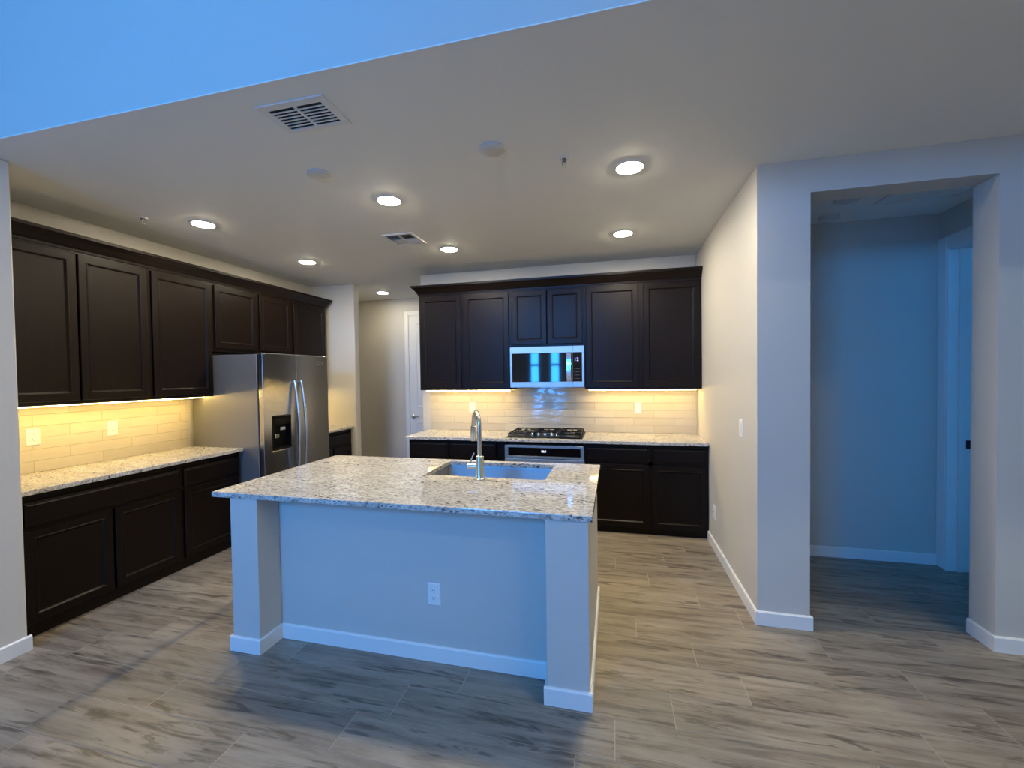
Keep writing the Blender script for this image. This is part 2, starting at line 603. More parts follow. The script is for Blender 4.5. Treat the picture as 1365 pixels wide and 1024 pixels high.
baseboard('baseboard_stub', [(-3.37, 4.986, -3.37, 5.095, 1, 0, 0, 0)])

# hallway door opening with casing, and the jamb with its latch plate
dm = MB()
dm.box(2.490, 2.509, 3.945, 4.030, 0, 2.585)
dm.box(2.490, 2.509, 3.045, 3.945, 2.500, 2.585)
dm.box(2.490, 2.509, 3.045, 3.130, 0, 2.500)
dcase = struct(dm.build('door_1', M['trim'], bev=0.005))
jm = MB()
jm.box(2.492, 2.66, 3.925, 3.945, 0, 2.48).box(2.492, 2.66, 3.13, 3.925, 2.48, 2.50).box(2.492, 2.66, 3.13, 3.15, 0, 2.48)
jm.box(2.560, 2.595, 3.912, 3.925, 0, 2.48)
jm.build('door_jamb', M['trim'], dcase, bev=0.002)
MB().box(2.612, 2.655, 3.917, 3.925, 0.955, 1.02).build('strike_plate', M['blackmetal'], dcase)

# panelled door on the far corridor wall
fd = MB()
DX0, DX1, DZ = -3.185, -2.33, 2.535
fy = YHI - 0.004
fd.box(DX0 - 0.072, DX0 - 0.004, YHI - 0.020, YHI, 0, DZ + 0.072)
fd.box(DX1 + 0.004, DX1 + 0.072, YHI - 0.020, YHI, 0, DZ + 0.072)
fd.box(DX0 - 0.004, DX1 + 0.004, YHI - 0.020, YHI, DZ + 0.004, DZ + 0.072)
door2 = struct(fd.build('door_2', M['trim'], bev=0.004))

def panel_rings(mb, o, u, v, n, w, h, rings, fill=True):
    """rings: list of (inset, height along n). o = lower-left corner on the back plane"""
    o, u, v, n = Vector(o), Vector(u), Vector(v), Vector(n)
    R = []
    for ins, d in rings:
        R.append([o + u * ins + v * ins + n * d, o + u * (w - ins) + v * ins + n * d,
                  o + u * (w - ins) + v * (h - ins) + n * d, o + u * ins + v * (h - ins) + n * d])
    mb.rings(R, True, fill)
    return mb

leaf = MB()
leaf.box(DX0, DX1, YHI - 0.010, YHI - 0.0005, 0.01, DZ)
for (z0, z1) in ((0.22, 0.84), (1.06, 2.42)):
    for (xa, xb) in ((DX0 + 0.115, DX1 - 0.115),):
        panel_rings(leaf, (xa, YHI - 0.010, z0), (1, 0, 0), (0, 0, 1), (0, -1, 0), xb - xa, z1 - z0,
                    [(0, 0), (0.004, 0.007), (0.014, 0.007), (0.024, 0.0015), (0.05, 0.0015), (0.07, 0.006)])
lf = leaf.build('door_leaf', M['trim'], door2)
hd = MB()
hx, hz = -3.128, 0.924
hd.lathe((hx, YHI - 0.010, hz), [(0.030, 0), (0.030, 0.006), (0.026, 0.010), (0.012, 0.014), (0.011, 0.045)], (0, -1, 0), 20)
hd.tube([(hx - 0.008, YHI - 0.052, hz), (hx + 0.03, YHI - 0.055, hz + 0.002), (hx + 0.075, YHI - 0.054, hz - 0.003), (hx + 0.115, YHI - 0.050, hz + 0.003)], [0.011, 0.010, 0.008, 0.007], 12)
hd.build('door_handle', M['chrome'], door2, smooth=True)

# ------------------------------------------------------------------ cabinets
FR = [(0, 0), (0, 0.016), (0.003, 0.020), (0.046, 0.020), (0.049, 0.0225), (0.055, 0.0225), (0.059, 0.017), (0.064, 0.011), (0.068, 0.010)]
DR = [(0, 0), (0, 0.013), (0.004, 0.016), (0.012, 0.0165), (0.020, 0.020), (0.024, 0.020)]
FR = [(a, d * 0.020 / 0.0225) for a, d in FR]

class Run:
    """a run of cabinets: s = distance along the wall, f = out of the wall, z up"""
    def __init__(s, kind):
        s.kind = kind
    def P(s, a, f, z):
        # 'back': along +X, fronts face -Y ; 'left': along +Y, fronts face +X ; 'rear': along +X, fronts face +Y
        if s.kind == 'back':
            return Vector((a, f, z))
        if s.kind == 'left':
            return Vector((f, a, z))
        return Vector((a, f, z))
    @property
    def u(s):
        return Vector((1, 0, 0)) if s.kind in ('back', 'rear') else Vector((0, 1, 0))
    @property
    def n(s):
        return {'back': Vector((0, -1, 0)), 'left': Vector((1, 0, 0)), 'rear': Vector((0, 1, 0))}[s.kind]
    def out(s, f, d):
        return f + d * (s.n.x + s.n.y)
    def box(s, mb, a0, a1, f0, f1, z0, z1):
        p, q = s.P(a0, f0, z0), s.P(a1, f1, z1)
        mb.box(p.x, q.x, p.y, q.y, z0, z1)

def cabinet(run, name, label, a0, a1, f_wall, f_face, z0, z1, doors, drawers, group=None, toe=0.0, gap_bottom=0.0, shell=False):
    """f_face = plane of the face frame; fronts stand 2 cm proud of it"""
    base = run.P((a0 + a1) / 2, (f_wall + f_face) / 2, z0)
    t = thing(name, label, 'cabinet', base, group)
    e = 0.0008
    fb = run.out(f_face, -0.020)
    mb = MB()
    zt = z0 + toe
    if shell:
        run.box(mb, a0 + e, a0 + 0.018, f_wall, fb, zt, z1)
        run.box(mb, a1 - 0.018, a1 - e, f_wall, fb, zt, z1)
        run.box(mb, a0 + 0.018, a1 - 0.018, f_wall, fb, zt, zt + 0.018)
    else:
        run.box(mb, a0 + e, a1 - e, f_wall, fb, zt, z1)
    mb.build('cabinet_box', M['wood'], t)
    fm = MB()
    st = 0.030
    lo = (min(d[1] for d in doors) if doors else min(d[1] for d in drawers))
    run.box(fm, a0 + e, a0 + st, fb, f_face, zt, z1)
    run.box(fm, a1 - st, a1 - e, fb, f_face, zt, z1)
    run.box(fm, a0 + st, a1 - st, fb, f_face, z1 - 0.035, z1)
    run.box(fm, a0 + st, a1 - st, fb, f_face, zt, zt + 0.032)
    fr = sorted(doors, key=lambda d: d[0])
    for p, q in zip(fr, fr[1:]):
        if q[0] - p[2] > 0.02:
            run.box(fm, p[2] - 0.010, q[0] + 0.010, fb, f_face, zt + 0.032, z1 - 0.035)
    if drawers and doors:
        zr0, zr1 = max(d[3] for d in doors), min(d[1] for d in drawers)
        run.box(fm, a0 + st, a1 - st, fb, f_face, zr0 - 0.012, zr1 + 0.012)
    fm.build('face_frame', M['wood'], t)
    if toe:
        tm = MB()
        run.box(tm, a0 + e, a1 - e, f_wall, run.out(f_face, -0.022), z0 + 0.0005, zt)
        tm.build('toe_kick', M['wood'], t)
    for (b0, c0, b1, c1) in doors:
        dm_ = MB()
        panel_rings(dm_, run.P(b0, run.out(f_face, 0.0005), c0), run.u, (0, 0, 1), run.n, b1 - b0, c1 - c0, FR)
        dm_.build('door', M['wood'], t)
    for (b0, c0, b1, c1) in drawers:
        dm_ = MB()
        panel_rings(dm_, run.P(b0, run.out(f_face, 0.0005), c0), run.u, (0, 0, 1), run.n, b1 - b0, c1 - c0, DR)
        dm_.build('drawer_front', M['wood'], t)
    return t

LW, BK = Run('left'), Run('back')
UZ0, UZ1, DZ0, DZ1 = 1.405, 2.512, 1.428, 2.476
LF, LFW = -3.742, XL + 0.001          # left uppers: face-frame plane, wall plane
GU = 'dark upper cabinets'
cabinet(LW, 'upper_cabinet', 'dark two-door upper cabinet at the near end of the left wall', 1.690, 2.688, LFW, LF, UZ0, UZ1,
        [(1.716, DZ0, 2.202, DZ1), (2.214, DZ0, 2.668, DZ1)], [], GU)
cabinet(LW, 'upper_cabinet', 'tall dark single-door upper cabinet just left of the refrigerator', 2.688, 3.244, LFW, LF, UZ0, UZ1,
        [(2.706, DZ0, 3.236, DZ1)], [], GU)
cabinet(LW, 'upper_cabinet', 'short dark two-door cabinet directly above the refrigerator', 3.244, 4.280, LFW, LF, 1.835, UZ1,
        [(3.275, 1.868, 3.762, DZ1), (3.800, 1.868, 4.258, DZ1)], [], GU)
cabinet(LW, 'upper_cabinet', 'dark single-door upper cabinet at the far end beyond the refrigerator', 4.280, 4.880, LFW, LF, UZ0, UZ1,
        [(4.304, DZ0, 4.858, DZ1)], [], GU)
BF, BFW = 4.508, YB - 0.001
cabinet(BK, 'upper_cabinet', 'dark two-door upper cabinet left of the microwave on the back wall', -2.192, -1.102, BFW, BF, UZ0, UZ1,
        [(-2.178, DZ0, -1.678, DZ1), (-1.636, DZ0, -1.120, DZ1)], [], GU)
cabinet(BK, 'upper_cabinet', 'small dark two-door cabinet above the microwave', -1.102, -0.298, BFW, BF, 1.868, UZ1,
        [(-1.078, 1.897, -0.700, DZ1), (-0.690, 1.897, -0.318, DZ1)], [], GU)
cabinet(BK, 'upper_cabinet', 'wide dark two-door upper cabinet right of the microwave beside the right wall', -0.298, XR - 0.002, BFW, BF, UZ0, UZ1,
        [(-0.278, DZ0, 0.246, DZ1), (0.296, DZ0, 0.836, DZ1)], [], GU)

# crown moulding: profile swept along the run with a mitred return at the open end
CP = [(0.000, 2.494), (0.006, 2.494), (0.008, 2.512), (0.016, 2.520), (0.024, 2.534), (0.038, 2.556), (0.056, 2.574), (0.062, 2.580), (0.068, 2.582), (0.070, 2.604), (0.000, 2.604)]
def crown(name, label, rings_):
    mb = MB()
    mb.rings(rings_)
    return tag(mb.build(name, M['wood']), label, 'moulding', 'crown mouldings')
fx = LF + 0.0005
crown('crown_moulding', 'dark crown moulding along the tops of the left wall cabinets',
      [[Vector((fx + p, 1.690, z)) for p, z in CP], [Vector((fx + p, 4.8805 + p, z)) for p, z in CP], [Vector((LFW, 4.8805 + p, z)) for p, z in CP]])
fy_ = BF - 0.0005
crown('crown_moulding', 'dark crown moulding along the tops of the back wall cabinets',
      [[Vector((-2.1925 - p, BFW, z)) for p, z in CP], [Vector((-2.1925 - p, fy_ - p, z)) for p, z in CP], [Vector((XR - 0.002, fy_ - p, z)) for p, z in CP]])

# base cabinets
CT, CTB = 0.914, 0.884
GB = 'dark base cabinets'
LBF, BBF = -3.452, 4.216
cabinet(LW, 'base_cabinet', 'dark base cabinet with one wide drawer over two doors, near left wall end', 1.690, 2.682, XL + 0.001, LBF, 0, CTB - 0.001,
        [(1.728, 0.092, 2.190, 0.660), (2.206, 0.092, 2.664, 0.660)], [(1.740, 0.684, 2.664, 0.832)], GB, toe=0.07)
cabinet(LW, 'base_cabinet', 'narrow dark base cabinet with single drawer and door beside the refrigerator', 2.682, 3.238, XL + 0.001, LBF, 0, CTB - 0.001,
        [(2.700, 0.092, 3.222, 0.660)], [(2.700, 0.684, 3.222, 0.832)], GB, toe=0.07)
cabinet(LW, 'base_cabinet', 'small dark base cabinet in the nook beyond the refrigerator', 4.200, 4.984, XL + 0.001, LBF, 0, CTB - 0.001,
        [(4.222, 0.092, 4.580, 0.660), (4.600, 0.092, 4.962, 0.660)], [(4.222, 0.684, 4.962, 0.832)], GB, toe=0.07)
cabinet(BK, 'base_cabinet', 'dark two-drawer base cabinet left of the oven on the back wall', -2.196, -1.108, BFW, BBF, 0, CTB - 0.001,
        [(-2.176, 0.092, -1.735, 0.660), (-1.700, 0.092, -1.205, 0.660)], [(-2.176, 0.690, -1.735, 0.852), (-1.700, 0.690, -1.205, 0.852)], GB, toe=0.07)
cabinet(BK, 'base_cabinet', 'dark base cabinet with two drawers over two doors beside the right wall', -0.284, XR - 0.002, BFW, BBF, 0, CTB - 0.001,
        [(-0.266, 0.070, 0.322, 0.680), (0.352, 0.070, 0.834, 0.680)], [(-0.266, 0.704, 0.322, 0.846), (0.352, 0.704, 0.834, 0.846)], GB, toe=0.05)
# the oven's housing: side fillers and floor under the cooktop
hs = thing('oven_housing', 'dark cabinet housing framing the oven under the cooktop', 'cabinet', (-0.696, 4.5, 0))
mb = MB()
mb.box(-1.107, -1.102, BBF, BFW, 0.05, CTB - 0.001).box(-0.290, -0.285, BBF, BFW, 0.05, CTB - 0.001)
mb.box(-1.102, -0.290, BBF, BFW, 0.05, 0.09)
mb.build('cabinet_box', M['wood'], hs)
MB().box(-1.107, -0.285, BBF + 0.022, BFW, 0.0005, 0.05).build('toe_kick', M['wood'], hs)
MB().box(-1.102, -0.290, BBF - 0.004, BBF + 0.02, 0.05, 0.20).build('base_rail', M['wood'], hs)

# ------------------------------------------------------------------ worktops
def worktop(name, label, x0, x1, y0, y1, hole=None, holes=None):
    mb = MB()
    if hole is None:
        mb.box(x0, x1, y0, y1, CTB, CT)
    else:
        a, b, c, d = hole
        r = 0.03
        inner, outer = [], []
        for cx, cyy, s in ((b - r, d - r, 0), (a + r, d - r, 1), (a + r, c + r, 2), (b - r, c + r, 3)):
            ox, oy = ((x1, y1), (x0, y1), (x0, y0), (x1, y0))[s]
            for k in range(5):
                an = pi / 2 * s + pi / 2 * k / 4
                inner.append((cx + r * cos(an), cyy + r * sin(an)))
        n = len(inner)
        co = [(x1, y1), (x0, y1), (x0, y0), (x1, y0)]
        v = [(p[0], p[1], z) for z in (CT, CTB) for p in inner] + [(p[0], p[1], z) for z in (CT, CTB) for p in co]
        I = lambda k, lvl: lvl * n + k % n
        O = lambda k, lvl: 2 * n + lvl * 4 + k % 4
        f = []
        for s in range(4):
            for k in range(4):
                f.append((O(s, 0), I(s * 5 + k, 0), I(s * 5 + k + 1, 0)))
                f.append((O(s, 1), I(s * 5 + k + 1, 1), I(s * 5 + k, 1)))
            f.append((O(s, 0), I(s * 5 + 4, 0), I(s * 5 + 5, 0), O(s + 1, 0)))
            f.append((O(s, 1), O(s + 1, 1), I(s * 5 + 5, 1), I(s * 5 + 4, 1)))
            f.append((O(s, 0), O(s + 1, 0), O(s + 1, 1), O(s, 1)))
        for k in range(n):
            f.append((I(k, 0), I(k, 1), I(k + 1, 1), I(k + 1, 0)))
        mb.add(v, f)
    o = mb.build(name, M['granite'], bev=0.004, seg=2)
    return tag(o, label, 'countertop', 'granite countertops')
worktop('countertop', 'speckled pale granite countertop along the left wall beside the refrigerator', XL + 0.001, -3.402, 1.684, 3.240)
worktop('countertop', 'small granite countertop in the nook beyond the refrigerator', XL + 0.001, -3.402, 4.186, 4.985)
worktop('countertop', 'long granite countertop on the back wall cabinets holding the cooktop', -2.222, XR - 0.001, 4.166, YB - 0.001)
IX0, IX1, IY0, IY1 = -2.272, -0.100, 1.940, 3.068
SX0, SX1, SY0, SY1 = -1.228, -0.420, 2.560, 3.000
worktop('countertop', 'large granite slab on top of the kitchen island with sink cut-out', IX0, IX1, IY0, IY1, hole=(SX0, SX1, SY0, SY1))

# ------------------------------------------------------------------ tile backsplashes
tag(MB().box(-2.205, XR - 0.0005, YB - 0.008, YB - 0.0005, CT + 0.0005, UZ0 - 0.0005).box(-1.098, -0.302, YB - 0.008, YB - 0.0005, UZ0 - 0.0005, 1.428).build('tile_backsplash', M['tile_back']),
    'glossy cream tile backsplash on the back wall behind the cooktop', 'backsplash', 'tile backsplashes')
tag(MB().box(XL + 0.0005, XL + 0.008, 1.690, 3.222, CT + 0.0005, UZ0 - 0.0005).build('tile_backsplash', M['tile_left']),
    'cream tile backsplash on the left wall lit by the cabinet lights', 'backsplash', 'tile backsplashes')

# ------------------------------------------------------------------ under-cabinet lights
def undercab(run, a0, a1, f, label):
    t = thing('under_cabinet_light', label, 'light', run.P((a0 + a1) / 2, f, UZ0), 'under cabinet lights')
    mb = MB()
    run.box(mb, a0, a1, f - 0.016, f + 0.016, UZ0 - 0.010, UZ0 - 0.0005)
    mb.build('housing', M['white'], t, bev=0.001)
    mb = MB()
    run.box(mb, a0 + 0.002, a1 - 0.002, f - 0.010, f + 0.010, UZ0 - 0.0135, UZ0 - 0.0102)
    mb.build('diffuser', M['led'], t)
undercab(LW, 1.700, 2.686, XL + 0.19, 'warm light strip under the near two-door cabinet on the left wall')
undercab(LW, 2.689, 3.240, XL + 0.19, 'warm light strip under the left wall cabinet next to the refrigerator')
undercab(LW, 4.32, 4.84, XL + 0.19, 'warm light strip over the small counter beyond the refrigerator')
undercab(BK, -2.16, -1.14, YB - 0.19, 'warm light strip under the back cabinet left of the microwave')
undercab(BK, -0.26, 0.82, YB - 0.19, 'warm light strip under the back cabinet right of the microwave')

# ------------------------------------------------------------------ outlets and switch
def outlet(label, pos, u, n, kind='duplex', group='wall outlets and switches'):
    """pos: centre on the wall surface"""
    u, n, w = Vector(u), Vector(n), Vector((0, 0, 1))
    t = thing('wall_switch' if kind == 'switch' else 'wall_outlet', label, 'switch' if kind == 'switch' else 'outlet', pos, group)
    pos = Vector(pos)
    W, Hh = 0.076, 0.122
    mb = MB()
    panel_rings(mb, pos - u * W / 2 - w * Hh / 2 + n * 0.0003, u, w, n, W, Hh, [(0, 0), (0, 0.003), (0.004, 0.006)])
    mb.build('plate', M['white'], t)
    if kind == 'switch':
        mb = MB()
        panel_rings(mb, pos - u * 0.018 - w * 0.035 + n * 0.006, u, w, n, 0.036, 0.070, [(0, 0), (0, 0.0015), (0.002, 0.0015), (0.0025, 0.0002), (0.004, 0.0002), (0.0045, 0.003), (0.012, 0.0045)])
        mb.build('rocker', M['white'], t)
        for s in (-1, 1):
            mb = MB()
            panel_rings(mb, pos + u * (s * 0.0205 - 0.0012) - w * 0.036 + n * 0.006, u, w, n, 0.0024, 0.072, [(0, 0), (0, 0.0004)])
            mb.build('shadow_gap', M['hole'], t)
        return t
    for s in (-1, 1):
        c = pos + w * (s * 0.0205) + n * 0.006
        mb = MB()
        R = []
        for d, k in ((0, 1.0), (0.0022, 1.0), (0.003, 0.94)):
            ring = []
            for i in range(20):
                an = 2 * pi * i / 20
                ring.append(c + u * (0.0175 * k * cos(an)) + w * (max(-0.0125, min(0.0125, 0.0175 * sin(an))) * k) + n * d)
            R.append(ring)
        mb.rings(R)
        r = mb.build('receptacle', M['white'], t)
        for q in (-1, 1):
            sb = MB()
            panel_rings(sb, c + u * (q * 0.0062 - 0.0013) + w * 0.000 + n * 0.0031, u, w, n, 0.0026, 0.008, [(0, 0), (0, 0.0003)])
            so = sb.build('contact_slot', M['hole'], r)
            so.location = (0, 0, 0)
        sb = MB()
        sb.lathe(c - w * 0.006 + n * 0.0031, [(0.0026, 0), (0.0026, 0.0003)], n, 12)
        so = sb.build('ground_hole', M['hole'], r)
        so.location = (0, 0, 0)
    return t
outlet('white outlet on the left backsplash nearest the wall end', (XL + 0.008, 2.100, 1.172), (0, 1, 0), (1, 0, 0))
outlet('white outlet on the left backsplash nearer the refrigerator', (XL + 0.008, 2.588, 1.175), (0, 1, 0), (1, 0, 0))
outlet('white outlet on the back backsplash behind the faucet', (-1.655, YB - 0.008, 1.186), (1, 0, 0), (0, -1, 0))
outlet('white outlet on the back backsplash right of the cooktop', (0.256, YB - 0.008, 1.188), (1, 0, 0), (0, -1, 0))
outlet('white outlet low on the right wall beside the base cabinets', (XR, 3.995, 0.332), (0, -1, 0), (-1, 0, 0))
outlet('white rocker switch at shoulder height on the right wall', (XR, 3.185, 1.178), (0, -1, 0), (-1, 0, 0), 'switch')

# ------------------------------------------------------------------ kitchen island
isl = thing('kitchen_island', 'painted kitchen island with two front columns standing on the wood-look floor', 'island', (-1.13, 2.5, 0))
zi = CTB - 0.001
CY0, PY = 1.948, 2.112
LX0, LX1, RX0, RX1 = -2.150, -1.966, -0.322, -0.120
MB().box(LX0, RX1, PY, PY + 0.11, 0, zi).box(RX1 - 0.11, RX1, PY + 0.11, 2.955, 0, zi).box(LX0, LX0 + 0.11, PY + 0.11, 2.955, 0, zi).build('half_wall', M['wall'], isl)
MB().box(LX0, LX1, CY0, PY - 0.0005, 0, zi).build('column', M['wall'], isl, bev=0.004)
MB().box(RX0, RX1, CY0, PY - 0.0005, 0, zi).build('column', M['wall'], isl, bev=0.004)
baseboard('baseboard', [(LX0, CY0, LX1, CY0, 0, -1, T, T), (LX1, CY0, LX1, PY, 1, 0, 0, 0), (LX1, PY, RX0, PY, 0, -1, 0, 0),
                        (RX0, CY0, RX0, PY, -1, 0, 0, 0), (RX0, CY0, RX1, CY0, 0, -1, T, T), (RX1, CY0, RX1, 2.955, 1, 0, 0, 0), (LX0, CY0, LX0, 2.955, -1, 0, 0, 0)], isl)
cabinet(Run('rear'), 'base_cabinet', 'dark base cabinet inside the island facing the cooktop', LX0 + 0.112, RX1 - 0.112, PY + 0.112, 3.032, 0, CTB - 0.002,
        [(-2.02, 0.10, -1.66, 0.66), (-1.64, 0.10, -1.29, 0.66), (-1.25, 0.10, -0.85, 0.84), (-0.83, 0.10, -0.42, 0.84)],
        [(-2.02, 0.69, -1.29, 0.84)], GB, toe=0.07, shell=True)
outlet('white outlet on the blue-lit front panel of the island', (-0.968, PY, 0.371), (1, 0, 0), (0, -1, 0))

# sink
snk = thing('sink', 'stainless steel undermount sink set in the island slab', 'sink', ((SX0 + SX1) / 2, (SY0 + SY1) / 2, 0.66))
def rrect(x0, x1, y0, y1, r, z, n=6):
    P = []
    for cx, cyy, s in ((x1 - r, y1 - r, 0), (x0 + r, y1 - r, 1), (x0 + r, y0 + r, 2), (x1 - r, y0 + r, 3)):
        for k in range(n + 1):
            an = pi / 2 * s + pi / 2 * k / n
            P.append(Vector((cx + r * cos(an), cyy + r * sin(an), z)))
    return P
g_ = 0.006
sk = MB()
zt = CTB - 0.0012
sk.rings([rrect(SX0 - 0.025, SX1 + 0.025, SY0 - 0.022, SY1 + 0.008, 0.04, zt - 0.002), rrect(SX0 - 0.025, SX1 + 0.025, SY0 - 0.022, SY1 + 0.008, 0.04, zt),
          rrect(SX0 - g_, SX1 + g_, SY0 - g_, SY1 + g_, 0.03, zt), rrect(SX0 - g_ + 0.003, SX1 + g_ - 0.003, SY0 - g_ + 0.003, SY1 + g_ - 0.003, 0.03, zt - 0.01),
          rrect(SX0 + 0.002, SX1 - 0.002, SY0 + 0.002, SY1 - 0.002, 0.03, 0.70), rrect(SX0 + 0.012, SX1 - 0.012, SY0 + 0.012, SY1 - 0.012, 0.03, 0.684),
          rrect(SX0 + 0.04, SX1 - 0.04, SY0 + 0.04, SY1 - 0.04, 0.03, 0.680)], cap0=False, cap1=True)
sk.build('basin', M['sink'], snk, smooth=True)
dr = MB()
dcx, dcy = (SX0 + SX1) / 2, (SY0 + SY1) / 2 + 0.05
dr.lathe((dcx, dcy, 0.6805), [(0.056, 0), (0.055, 0.003), (0.042, 0.003), (0.036, 0.0012), (0.006, 0.0010)], (0, 0, 1), 28)
dr.build('drain', M['chrome'], snk, smooth=True)

# faucet
FX_, FY_ = -0.822, 2.503
fa = thing('faucet', 'brushed nickel gooseneck pull-down faucet beside the island sink', 'faucet', (FX_, FY_, CT))
mb = MB()
mb.lathe((FX_, FY_, CT), [(0.034, 0), (0.034, 0.004), (0.028, 0.007), (0.026, 0.010), (0.025, 0.140), (0.023, 0.147), (0.017, 0.152)], (0, 0, 1), 28)
mb.build('body', M['chrome'], fa, smooth=True)
dx, dy = -0.088, 0.150           # reach of the arch over the basin
rr = math.hypot(dx, dy) / 2
zc = 1.330 - rr
pts = [(FX_, FY_, CT + 0.150), (FX_, FY_, zc - 0.10), (FX_, FY_, zc - 0.04)]
for k in range(17):
    an = pi - pi * k / 16
    s = (1 + cos(an)) / 2
    pts.append((FX_ + dx * s, FY_ + dy * s, zc + rr * sin(an)))
pts.append((FX_ + dx * 1.02, FY_ + dy * 1.02, zc - 0.012))
mb = MB()
mb.tube(pts, 0.0138, 16)
mb.build('neck', M['chrome'], fa, smooth=True)
mb = MB()
mb.lathe((FX_ + dx * 1.02, FY_ + dy * 1.02, zc - 0.010), [(0.0142, 0), (0.0175, 0.003), (0.0185, 0.02), (0.0200, 0.095), (0.0185, 0.102), (0.012, 0.103)], (dx * 0.06, dy * 0.06, -0.1), 24)
mb.build('spray_head', M['chrome'], fa, smooth=True)
mb = MB()
hz0 = CT + 0.080
mb.lathe((FX_ - 0.020, FY_, hz0), [(0.017, 0), (0.017, 0.036), (0.0155, 0.037), (0.0155, 0.040), (0.018, 0.041), (0.018, 0.060), (0.015, 0.063)], (-1, 0, 0), 22)
hb = mb.build('handle_hub', M['chrome'], fa, smooth=True)
mb = MB()
mb.tube([(FX_ - 0.066, FY_, hz0 + 0.016), (FX_ - 0.058, FY_ + 0.012, hz0 + 0.045), (FX_ - 0.046, FY_ + 0.030, hz0 + 0.080)], [0.006, 0.005, 0.0045], 10)
mb.build('lever', M['chrome'], fa, smooth=True)

# ------------------------------------------------------------------ refrigerator
RY0, RY1, RFX = 3.246, 4.166, -3.170
RS = 3.676
fg = thing('refrigerator', 'stainless side-by-side refrigerator with water dispenser between the dark cabinets', 'refrigerator', (-3.6, (RY0 + RY1) / 2, 0))
MB().box(-3.99, -3.232, RY0, RY1, 0.03, 1.795).build('case', M['case'], fg, bev=0.004)
MB().box(-3.93, -3.26, RY0 + 0.03, RY1 - 0.03, 0.0005, 0.03).build('kick_grille', M['blackplastic'], fg)
mb = MB()
mb.box(-3.232, -3.222, RY0 + 0.012, RY1 - 0.012, 0.06, 1.79)
mb.build('gasket', M['blackplastic'], fg)
# freezer door with an opening for the dispenser
DY0, DY1, DZ0_, DZ1_ = 3.346, 3.588, 0.872, 1.198
fz = MB()
def door_with_hole(mb, y0, y1, z0, z1, hy0, hy1, hz0, hz1, xb, xf):
    A = [(y0, z0), (y1, z0), (y1, z1), (y0, z1)]
    B = [(hy0, hz0), (hy1, hz0), (hy1, hz1), (hy0, hz1)]
    v = [(xf, *p) for p in A] + [(xf, *p) for p in B] + [(xb, *p) for p in A] + [(xf - 0.05, *p) for p in B]
    f = []
    for k in range(4):
        j = (k + 1) % 4
        f += [(k, j, 4 + j, 4 + k), (k, 8 + k, 8 + j, j), (4 + k, 4 + j, 12 + j, 12 + k)]
    f += [(8, 11, 10, 9), (12, 13, 14, 15)]
    mb.add(v, f)
door_with_hole(fz, RY0, RS - 0.003, 0.055, 1.808, DY0, DY1, DZ0_, DZ1_, -3.221, RFX)
fz.build('freezer_door', M['steel'], fg, bev=0.010, seg=3)
MB().box(-3.221, RFX, RS + 0.003, RY1, 0.055, 1.808).build('fridge_door', M['steel'], fg, bev=0.010, seg=3)
dp = MB()
panel_rings(dp, (RFX - 0.049, DY0 + 0.001, DZ0_ + 0.001), (0, 1, 0), (0, 0, 1), (1, 0, 0), DY1 - DY0 - 0.002, DZ1_ - DZ0_ - 0.002,
            [(0, 0), (0, 0.052), (0.006, 0.053), (0.014, 0.050), (0.022, 0.012)])
dsp = dp.build('dispenser', M['blackplastic'], fg)
def sub(mb, name, mat, parent, **k):
    o = mb.build(name, mat, parent, **k)
    o.location = (0, 0, 0)
    return o
sub(MB().box(RFX - 0.036, RFX + 0.001, DY0 + 0.022, DY1 - 0.022, 1.115, 1.180), 'control_panel', M['blackplastic'], dsp, bev=0.003)
sub(MB().box(RFX - 0.034, RFX - 0.006, 3.455, 3.520, 1.055, 1.090), 'ice_chute', M['knobsteel'], dsp, bev=0.006)
sub(MB().box(RFX - 0.034, RFX - 0.012, 3.392, 3.450, 0.985, 1.025), 'water_paddle', M['knobsteel'], dsp, bev=0.006)
sub(MB().box(RFX - 0.036, RFX + 0.002, DY0 + 0.012, DY1 - 0.012, DZ0_ + 0.004, DZ0_ + 0.014), 'drip_tray', M['knobsteel'], dsp, bev=0.002)
for yy in (3.628, 3.722):
    mb = MB()
    P = []
    for k in range(15):
        q = k / 14
        z = 0.45 + q * 1.09
        P.append((RFX + 0.018 + 0.050 * sin(pi * q) ** 0.8, yy, z))
    mb.tube(P, [0.012 + 0.004 * sin(pi * k / 14) for k in range(15)], 12)
    mb.lathe((RFX - 0.001, yy, 0.465), [(0.013, 0), (0.011, 0.022)], (1, 0, 0), 12)
    mb.lathe((RFX - 0.001, yy, 1.525), [(0.013, 0), (0.011, 0.022)], (1, 0, 0), 12)
    mb.build('handle', M['chrome'], fg, smooth=True)
lg = MB()
lg.tube([(RFX + 0.0008, 4.035 + 0.040 * cos(a), 1.730 + 0.016 * sin(a)) for a in [radians(200 - 22 * i) for i in range(15)]], 0.0022, 6)
lg.build('emblem', M['greylogo'], fg)
lgt = MB()
lgt.box(RFX + 0.0003, RFX + 0.0012, 4.000, 4.075, 1.712, 1.718)
lgt.build('emblem_bar', M['greylogo'], fg)

